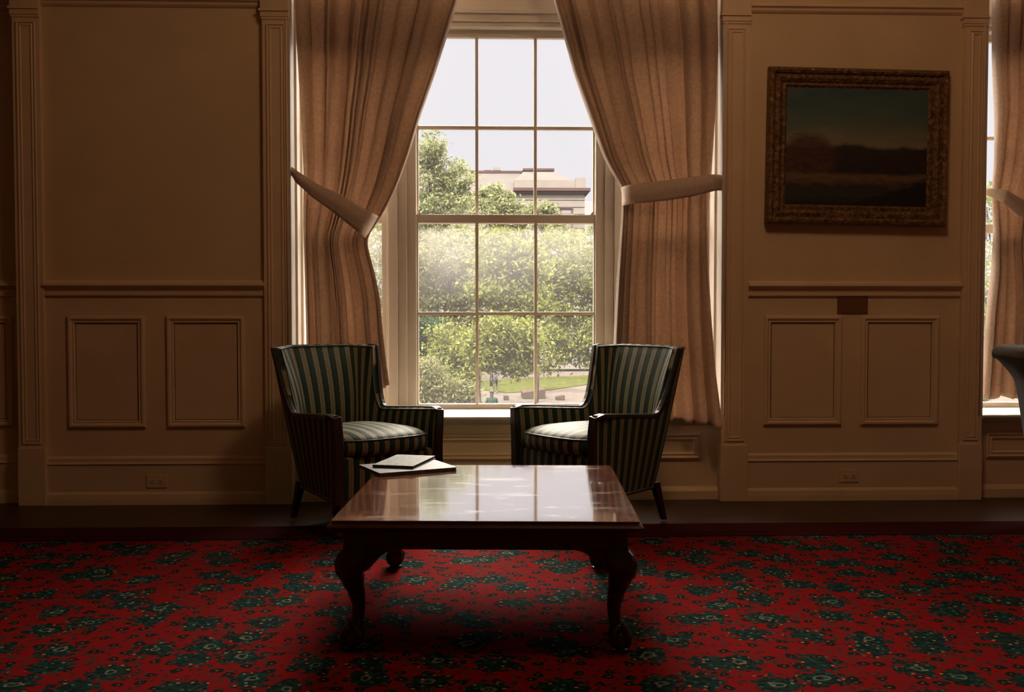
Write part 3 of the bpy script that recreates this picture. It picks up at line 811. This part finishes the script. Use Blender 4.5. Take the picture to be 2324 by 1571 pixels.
c2_ = curtain(Ro, Ri, (968, 945), lambda u: 430 + 15 * u, YC, 13, 11, 'tan curtain right of the middle window, held by a nearly level tieback', drift=.125)
tieback([(1638, 396), (1605, 399), (1560, 405), (1500, 413), (1450, 420), (1410, 424)], [(1638, 431), (1610, 436), (1565, 448), (1505, 458), (1455, 463), (1412, 467)], YC, c2_)
# next window, its left curtain, seen at the edge of the picture
S2 = W2X - WCX
def sh(pts, d, dy=0): return [(x + d, y + dy) for x, y in pts]
Y3 = WY + .18
L2o = [(2238, -420), (2241, 0), (2243, 120), (2252, 260), (2254, 360), (2250, 440), (2256, 520), (2254, 600), (2245, 700), (2240, 800), (2234, 900), (2233, 960)]
L2i = [(2700, -420), (2630, 0), (2550, 260), (2480, 430), (2430, 520), (2415, 560), (2440, 700), (2450, 900)]
c3_ = curtain(L2o, L2i, (906, 900), lambda u: 440 + 110 * u, Y3, 13, 8, 'tan curtain at the right edge of the picture, in the next window')
tieback([(2232, 424), (2262, 432), (2300, 455), (2340, 472), (2390, 500), (2430, 520)], [(2232, 438), (2255, 462), (2290, 490), (2324, 500), (2370, 540), (2415, 560)], Y3, c3_)
# far curtain of that window (outside the frame)

# tie hooks
def hook(px, py, Y, s, label):
    p = aty(px, py, Y)
    return p

# ------------------------------------------------------------------ plush chair at the right edge
q = NM('brown_plush'); v = q.coord(); nz = q.noise(v, 90, 4)
q.set(Base_Color=q.ramp(nz.outputs[0], [(.3, (.020, .012, .007)), (.7, (.050, .034, .020))]), Roughness=.9, Sheen_Weight=.25, Sheen_Roughness=.5); q.bump(nz.outputs[0], .8, .006); M_plush = q.m
YS = 5.05
def sp_(px, py): p = aty(px, py, YS); return (p.x, p.z)
out = [(2250, 798), (2258, 786), (2275, 780), (2296, 783), (2315, 793), (2345, 815), (2400, 838), (2475, 850), (2475, 1090), (2340, 1090), (2331, 1040), (2322, 985), (2314, 930), (2308, 890), (2302, 862), (2288, 842), (2272, 824), (2262, 814), (2252, 812)]
ac = tag(empty('rolled_armchair', (sp_(2400, 1000)[0], YS - .325, 0)), 'brown plush armchair with a rolled edge, cut off at the right edge', 'armchair')
for _ in range(2):
    o2 = []
    for i in range(len(out)):
        a, b = out[i], out[(i + 1) % len(out)]
        o2 += [(a[0]*.75 + b[0]*.25, a[1]*.75 + b[1]*.25), (a[0]*.25 + b[0]*.75, a[1]*.25 + b[1]*.75)]
    out = o2
pr = [sp_(*p) for p in out]
rows = []
for y_, s_ in ((-.65, 1), (0, 1)):
    if s_ == 0: continue
    rows.append([(x - ac.location.x, YS + y_ - ac.location.y, z) for x, z in pr])
m = MB().grid(rows, closed=True, caps=True, smooth=True); m.build('body', M_plush, ac)
m = MB()
zc = sp_(2400, 1090)[1]
MB().box(sp_(2345,0)[0] - ac.location.x, sp_(2475,0)[0] - ac.location.x + .35, -.315, .315, .10, zc + .02).build('seat_base', M_plush, ac, bevel=.01)
for s1 in (2350, 2560):
    for y_ in (-.30, .30):
        x_ = sp_(s1, 0)[0] - ac.location.x + .03
        MB().lathe([(.014, .0), (.018, .02), (.026, .11)], (x_, y_, CARP), 12).build('leg', M_frame, ac)

# ------------------------------------------------------------------ outside
GZ = CAMH - 5.3
M_pave = simple('pink_paving', (.046, .0385, .0350), .8, .15, 1.2, Specular_IOR_Level=0)
M_grass = simple('lawn_grass', (.026, .0290, .0085), .9, .3, 2, Specular_IOR_Level=0)
M_stone = simple('pale_stone', (.098, .087, .080), .8, .08, .7, Specular_IOR_Level=0)
M_stone2 = simple('block_stone', (.034, .0245, .0200), .8, .1, 3, Specular_IOR_Level=0)
M_brown = simple('brown_cornice', (.040, .024, .023), .7, .1, 1, Specular_IOR_Level=0)
M_roofm = simple('grey_roof', (.054, .0485, .0470), .7, .08, 1, Specular_IOR_Level=0)
struct(MB().box(-160, 200, WY + .6, 320, GZ - .3, GZ).build('ground', M_pave))
def gpoly(name, pts, mat, h):
    P = [atz(x, y, GZ) for x, y in pts]
    n = len(P); m = MB().add([(p.x, p.y, GZ + h) for p in P] + [(p.x, p.y, GZ + .0) for p in P], [tuple(range(n)), tuple(reversed(range(n, 2*n)))] + [(i, i + n, (i+1) % n + n, (i+1) % n) for i in range(n)])
    return m.build(name, mat)
tag(gpoly('lawn', [(1090, 866), (1215, 858), (1420, 850), (1500, 852), (1480, 868), (1345, 872), (1250, 886), (1150, 893), (1098, 886)][::-1], M_grass, .05), 'strip of bright grass beyond the paving outside the window', 'lawn')
tag(gpoly('lawn', [(600, 846), (1075, 842), (1420, 838), (2300, 842), (2300, 839), (600, 839)][::-1], M_grass, .04), 'far lawn under the trees beyond the grass strip', 'lawn')
def blk(px0, px1, py0, py1, d, label, slope=0):
    a = atz(px0, py1, GZ); b = atz(px1, py1, GZ); h = (py1 - py0) * a.y / FPX * .98
    m = MB(); w_ = b.x - a.x
    m.add([(a.x, a.y, GZ), (b.x, a.y, GZ), (b.x, a.y + d, GZ), (a.x, a.y + d, GZ), (a.x, a.y, GZ + h * (1 - slope)), (b.x, a.y, GZ + h), (b.x, a.y + d, GZ + h), (a.x, a.y + d, GZ + h * (1 - slope))],
          [(0,3,2,1),(4,5,6,7),(0,1,5,4),(1,2,6,5),(2,3,7,6),(3,0,4,7)])
    return tag(m.build('stone_block', M_stone2, bevel=.03), label, 'stone block')
blk(1186, 1238, 883, 906, 2.2, 'large sloping stone block on the paving seen through the bottom panes', .35)
blk(1143, 1155, 898, 909, .5, 'small square stone block left of the large one')
blk(1262, 1282, 897, 909, .7, 'low stone block right of the large one', .3)

# building across the lawn
BY = 92.0
bd = tag(empty('building', (aty(1250, 707, BY).x, BY, GZ)), 'pale stone building with brown cornice and hipped roof beyond the trees', 'building')
def bx(m, px0, px1, py0, py1, y0, y1):
    a = aty(px0, py1, BY); b = aty(px1, py0, BY); L = bd.location
    m.box(a.x - L.x, b.x - L.x, y0, y1, a.z - L.z, b.z - L.z); return m
def BP(px, py, dy=0): p = aty(px, py, BY); return (p.x - bd.location.x, dy, p.z - bd.location.z)
m = MB(); bx(m, 930, 1327, 436, 845, 0, 14); 
for py in (452, 468, 484, 500, 516, 532): bx(m, 930, 1328, py - .6, py + .6, -.06, 0)
m.build('wall', M_stone, bd)
bx(bx(MB(), 1165, 1339, 428, 434, -.5, 14.4), 1168, 1335, 433, 439, -.3, 14.3).build('cornice', M_brown, bd)
bx(bx(MB(), 930, 1165, 436, 442, -.4, 14.2), 930, 1165, 441, 446, -.2, 14.2).build('cornice', M_brown, bd)
bx(bx(MB(), 1168, 1312, 409, 428, .0, 14), 1307, 1329, 404, 428, -.15, 1).build('parapet', M_stone, bd)
def hip(px0, px1, py0, tx0, tx1, py1, dep, ins, name):
    a, b, c_, d_ = BP(px0, py0), BP(px1, py0), BP(tx0, py1), BP(tx1, py1)
    m = MB().add([a, b, (b[0], dep, b[2]), (a[0], dep, a[2]), (c_[0], ins, c_[2]), (d_[0], ins, d_[2]), (d_[0], dep - ins, d_[2]), (c_[0], dep - ins, c_[2])],
                 [(0,3,2,1),(4,5,6,7),(0,1,5,4),(1,2,6,5),(2,3,7,6),(3,0,4,7)]); return m.build(name, M_roofm, bd)
hip(1168, 1297, 409, 1194, 1259, 377, 13, 3, 'hipped_roof')
bx(bx(MB(), 1190, 1263, 373, 378, 2.6, 10.4), 1200, 1250, 370, 374, 3.5, 9.5).build('roof_cap', M_brown, bd)
hip(925, 1180, 436, 935, 1185, 381, 13, 3, 'side_roof')
bx(MB(), 930, 1190, 378, 382, 2.8, 10).build('ridge', M_brown, bd)
bx(bx(MB(), 1121, 1137, 366, 380, 4, 5.5), 1119, 1139, 370, 373, 3.9, 5.6).build('chimney', M_stone, bd)
bx(MB(), 1099, 1117, 372, 380, 4, 5.2).build('vent_stack', M_brown, bd)
for wx in (1285, 1220):
    fr_ = bx(bx(bx(MB(), wx - 15, wx + 15, 470, 474, -.15, .1), wx - 14, wx - 11.5, 474, 520, -.12, .1), wx + 11.5, wx + 14, 474, 520, -.12, .1).build('window_frame', M_brown, bd)
    g_ = bx(MB(), wx - 11.5, wx + 11.5, 474, 520, -.03, .05).build('window_pane', simple('far_pane', (.07, .065, .07), .5), fr_)
# neighbouring pale block at right
bd2 = MB(); a = aty(1327, 560, 120); b = aty(1480, 400, 120); bd2.box(a.x, b.x, 120, 130, GZ, b.z - 3)
tag(bd2.build('building', simple('pale_render', (.10, .098, .10), .8, .04, .3)), 'plain pale block far behind the stone building at right', 'building')

# trees
LEAF = {}
def leafmat(name, c0, c1):
    q = NM(name); oi = q.n('ObjectInfo'); g = q.n('NewGeometry'); v = q.coord(); nz = q.noise(v, .9, 3)
    vr = q.math('ADD', q.math('MULTIPLY', g.outputs['Random Per Island'], .6), q.math('MULTIPLY', nz.outputs[0], .4))
    c = q.ramp(vr, [(.1, c0), (.9, c1)]); q.set(Base_Color=c, Roughness=.6, Specular_IOR_Level=.12)
    tr = q.n('BsdfTranslucent'); q.l(c, tr.inputs[0]); ms = q.n('MixShader'); ms.inputs[0].default_value = .35
    q.l(q.b.outputs[0], ms.inputs[1]); q.l(tr.outputs[0], ms.inputs[2]); q.l(ms.outputs[0], q.out.inputs[0]); return q.m
M_lf1 = leafmat('spring_leaves', (.044, .052, .011), (.120, .128, .030))
M_lf2 = leafmat('olive_leaves', (.050, .050, .021), (.104, .104, .044))
M_lf4 = leafmat('hazy_leaves', (.072, .080, .034), (.138, .148, .070))  # distance haze mixed into the leaf colour of the far trees
M_lf3 = leafmat('dark_leaves', (.010, .022, .010), (.026, .048, .018))
M_bark = simple('bark', (.03, .024, .02), .9, .2, 5)
def tree(lobes, Y, label, mat, seed, dens=1.0, ls=.16, trunk=True, bpx=None, mf=.74, name='tree', group=None, twigs=14):
    rnd = random.Random(seed); C3 = []
    sc_ = Y / FPX
    for px, py, rx, ry in lobes:
        c = aty(px, py, Y + rnd.uniform(-.6, .6) * rx * sc_); C3.append((c, rx * sc_, ry * sc_))
    base = Vector((sum(c[0].x for c in C3) / len(C3), Y, GZ))
    if bpx: base.x = aty(bpx, 707, Y).x
    root = tag(empty(name, base), label, name, group)
    m = MB(); vs = []; fs = []
    for c, rx, ry in C3:
        ncl = int(38 * dens * max(1, (rx * ry) ** .5 * .9)) + 6
        for _ in range(ncl):       # twig clumps on and in the lobe
            while True:
                d = Vector((rnd.uniform(-1, 1), rnd.uniform(-1, 1), rnd.uniform(-1, 1)))
                if .25 < d.length < 1: break
            d = d * (d.length ** -.35)
            cc = c + Vector((d.x * rx, d.y * (rx + ry) / 2, d.z * ry))
            cr = rnd.uniform(.35, .8) * min(1.0, .35 + .3 * min(rx, ry))
            for _ in range(int(60 * dens)):
                g = Vector((rnd.gauss(0, 1), rnd.gauss(0, 1), rnd.gauss(0, .7))) * cr * .55
                p = cc + g; s_ = .68 * ls * rnd.uniform(.6, 1.3)
                u = Vector((rnd.gauss(0, 1), rnd.gauss(0, 1), rnd.gauss(0, 1))).normalized(); w_ = u.orthogonal().normalized()
                w_ = (w_ * cos(rnd.random() * 6) + u.cross(w_) * sin(rnd.random() * 6)).normalized()
                o = len(vs); h = u * s_; k_ = w_ * s_ * .42
                vs.extend([p - h - base, p + k_ - base, p + h - base, p - k_ - base]); fs.append((o, o+1, o+2, o+3))
    m.v = [tuple(v) for v in vs]; m.f = fs; m.uv = [(0, 0)] * len(vs); m.sm = [False] * len(fs)
    m.build('foliage', mat, root)
    t = MB()
    if trunk:
        top = max(C3, key=lambda q_: q_[0].z)[0]
        mid = Vector((base.x, Y, GZ + (top.z - GZ) * mf)); r0 = .0022 * Y
        t.tube([base - base, (mid - base) * .5 + Vector((.1, 0, 0)), mid - base, top - base], [r0, r0 * .75, r0 * .6, .03], 8)
        for c, rx, ry in C3:
            st = Vector((mid.x, mid.y, mid.z))
            md = (st + c) / 2 + Vector((rnd.uniform(-.3, .3), 0, -.3))
            t.tube([st - base, md - base, c - base], [r0 * .28, r0 * .16, .02], 6)
            for _ in range(twigs // 4):
                e_ = c + Vector((rnd.uniform(-1, 1) * rx, rnd.uniform(-.7, .7) * rx, rnd.uniform(-.8, .9) * ry))
                t.tube([md - base, (md + e_) / 2 - base + Vector((rnd.uniform(-.2, .2), 0, rnd.uniform(-.2, .2))), e_ - base], [.03, .02, .010], 5)
        t.build('trunk', M_bark, root)
    return root
TG = 'trees outside the window'
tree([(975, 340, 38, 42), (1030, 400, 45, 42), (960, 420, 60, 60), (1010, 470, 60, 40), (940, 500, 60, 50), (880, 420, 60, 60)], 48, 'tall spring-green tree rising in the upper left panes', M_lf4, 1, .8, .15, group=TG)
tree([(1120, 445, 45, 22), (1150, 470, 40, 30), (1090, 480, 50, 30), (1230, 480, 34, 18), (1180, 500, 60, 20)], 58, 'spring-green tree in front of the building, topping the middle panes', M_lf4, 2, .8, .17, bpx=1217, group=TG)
tree([(1000, 580, 70, 55), (960, 640, 60, 50), (1060, 620, 60, 50), (1020, 690, 70, 45)], 40, 'olive-green tree behind the left lower panes', M_lf2, 3, 1.0, .13, group=TG)
tree([(1130, 570, 60, 50), (1190, 600, 55, 45), (1130, 650, 70, 45), (1190, 690, 60, 40)], 33.5, 'pale green tree behind the middle lower panes', M_lf1, 4, 1.0, .13, bpx=1082, group=TG)
tree([(1270, 580, 60, 55), (1330, 620, 60, 60), (1250, 640, 50, 40), (1300, 700, 60, 55), (1400, 640, 80, 70), (1300, 770, 55, 55), (1250, 790, 40, 50), (1350, 790, 50, 50)], 42, 'broad spring-green tree filling the right lower panes', M_lf1, 5, 1.0, .14, bpx=1400, group=TG)
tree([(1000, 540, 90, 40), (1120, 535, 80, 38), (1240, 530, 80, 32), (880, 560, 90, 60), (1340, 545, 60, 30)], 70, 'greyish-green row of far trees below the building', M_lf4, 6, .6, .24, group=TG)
tree([(1130, 760, 45, 38), (1100, 800, 40, 32), (1160, 800, 40, 35), (1190, 770, 35, 40), (1180, 825, 25, 16)], 23.5, 'bright green low tree above the walking figure', M_lf1, 7, 1.0, .09, bpx=1082, mf=.96, group=TG)
tree([(1020, 780, 50, 40), (1060, 800, 35, 35), (1050, 850, 35, 30)], 29, 'yellow-green tree low behind the left bottom pane', M_lf1, 8, 1.0, .10, group=TG)
tree([(975, 750, 28, 26), (965, 790, 24, 20)], 36, 'dark green bush-like tree at the left edge of the bottom pane', M_lf3, 9, 1.0, .09, group=TG)
tree([(970, 850, 40, 35), (1010, 885, 45, 25), (950, 900, 40, 25), (1055, 895, 22, 16)], 26, 'low shrub nearest the window in the left bottom pane', M_lf2, 10, .8, .08, trunk=False, name='shrub')
tree([(860, 640, 50, 60), (870, 700, 50, 50), (830, 560, 60, 60), (860, 780, 50, 50), (850, 850, 60, 40)], 33, 'pale olive tree seen through the narrow left side panes', M_lf2, 11, .8, .11, group=TG)
tree([(2240, 470, 60, 50), (2200, 560, 80, 60), (2260, 620, 80, 60), (2240, 700, 80, 60), (2260, 790, 80, 60), (2240, 860, 70, 40)], 40, 'pale green tree seen through the window at the right edge', M_lf1, 12, .6, .14, group=TG)
tree([(1120, 640, 90, 60), (1000, 720, 80, 60), (1100, 735, 70, 45), (1230, 730, 70, 40), (930, 640, 60, 80)], 52, 'dull green tree standing behind the nearer ones, mid window', M_lf2, 13, .9, .18, bpx=1217, group=TG)

tree([(1480, 560, 90, 70), (1600, 620, 110, 80), (1520, 720, 90, 60), (1720, 560, 120, 90), (1700, 700, 110, 70)], 46, 'green tree outside, hidden behind the wall right of the middle window', M_lf1, 14, .4, .17, group=TG)
tree([(640, 560, 110, 80), (740, 660, 100, 80), (560, 680, 110, 70), (700, 760, 90, 50)], 46, 'green tree outside, hidden behind the wall left of the middle window', M_lf2, 15, .4, .17, group=TG)

# people outside
def person(px, py_head, Y, label, shirt, lower, hair, skin, pose):
    z0 = GZ; x0 = aty(px, py_head, Y).x
    p = tag(empty('person', (x0, Y, z0)), label, 'person')
    def skinmesh(name, V, E, R, mat):
        me = bpy.data.meshes.new(name); me.from_pydata(V, E, []); o = bpy.data.objects.new(name, me); COL.objects.link(o); o.parent = p
        me.materials.append(mat)
        md = o.modifiers.new('skin', 'SKIN'); md.use_smooth_shade = True
        for i, r in enumerate(R): me.skin_vertices[0].data[i].radius = (r if isinstance(r, tuple) else (r, r))
        me.skin_vertices[0].data[0].use_root = True
        s = o.modifiers.new('sub', 'SUBSURF'); s.levels = 1; s.render_levels = 1
        return o
    sw = .16 if pose == 'walk' else .04
    V = [(0,0,.95),(0,0,1.15),(0,0,1.36),(0,0,1.48),(0,-.01,1.58),(0,-.01,1.70),
         (.09,0,.90),(.10,sw,.50),(.10,sw*.9,.09),(.10,sw*.9-.16,.03),
         (-.09,0,.90),(-.10,-sw*.6,.50),(-.10,-sw*.4,.09),(-.10,-sw*.4-.16,.03),
         (.19,0,1.40),(.25,.03,1.12),(.24,-.08,.88),(.24,-.10,.80),
         (-.19,0,1.40),(-.25,.03,1.12),(-.24,-.08,.88),(-.24,-.10,.80)]
    E = [(0,1),(1,2),(2,3),(3,4),(4,5),(0,6),(6,7),(7,8),(8,9),(0,10),(10,11),(11,12),(12,13),(2,14),(14,15),(15,16),(16,17),(2,18),(18,19),(19,20),(20,21)]
    R = [.13,.12,.13,.055,.085,.085,.085,.06,.04,.035,.085,.06,.04,.035,.055,.042,.032,.03,.055,.042,.032,.03]
    skinmesh('body', V, E, R, skin)
    Vs = [(0,0,.93),(0,0,1.15),(0,0,1.38),(0,0,1.46),(.20,0,1.41),(.245,.02,1.20),(-.20,0,1.41),(-.245,.02,1.20)]
    skinmesh('shirt', Vs, [(0,1),(1,2),(2,3),(2,4),(4,5),(2,6),(6,7)], [(.165,.13),(.155,.13),(.175,.13),.07,.075,.062,.075,.062], shirt)
    Vl = [(0,0,.98),(.09,0,.88),(.10,sw*.8,.56),(-.09,0,.88),(-.10,-sw*.5,.56)]
    skinmesh('shorts', Vl, [(0,1),(1,2),(0,3),(3,4)], [(.155,.13),.105,.085,.105,.085], lower)
    MB().ball((0, .015, 1.69), (.095, .105, .095), 14, 9).build('hair', hair, p)
    m = MB()
    for s_, q_ in ((1, sw*.9), (-1, -sw*.4)): m.ball((s_*.10, q_ - .09, .045), (.05, .13, .045), 10, 6)
    m.build('shoes', lower, p)
    return p
M_skin = simple('skin', (.035, .022, .016), .6); M_hair = simple('dark_hair', (.008, .005, .005), .6)
person(1124, 833, 64.5, 'person in a grey top and dark shorts walking away over the paving', simple('grey_shirt', (.045, .040, .050), .8), simple('dark_shorts', (.004, .0045, .004), .8), M_hair, M_skin, 'walk')
person(1116, 887, 44.6, 'person in a green shirt seen from behind, cut off by the window bottom', simple('green_shirt', (.006, .034, .018), .8), simple('dark_trousers', (.01, .01, .01), .8), M_hair, M_skin, 'stand')
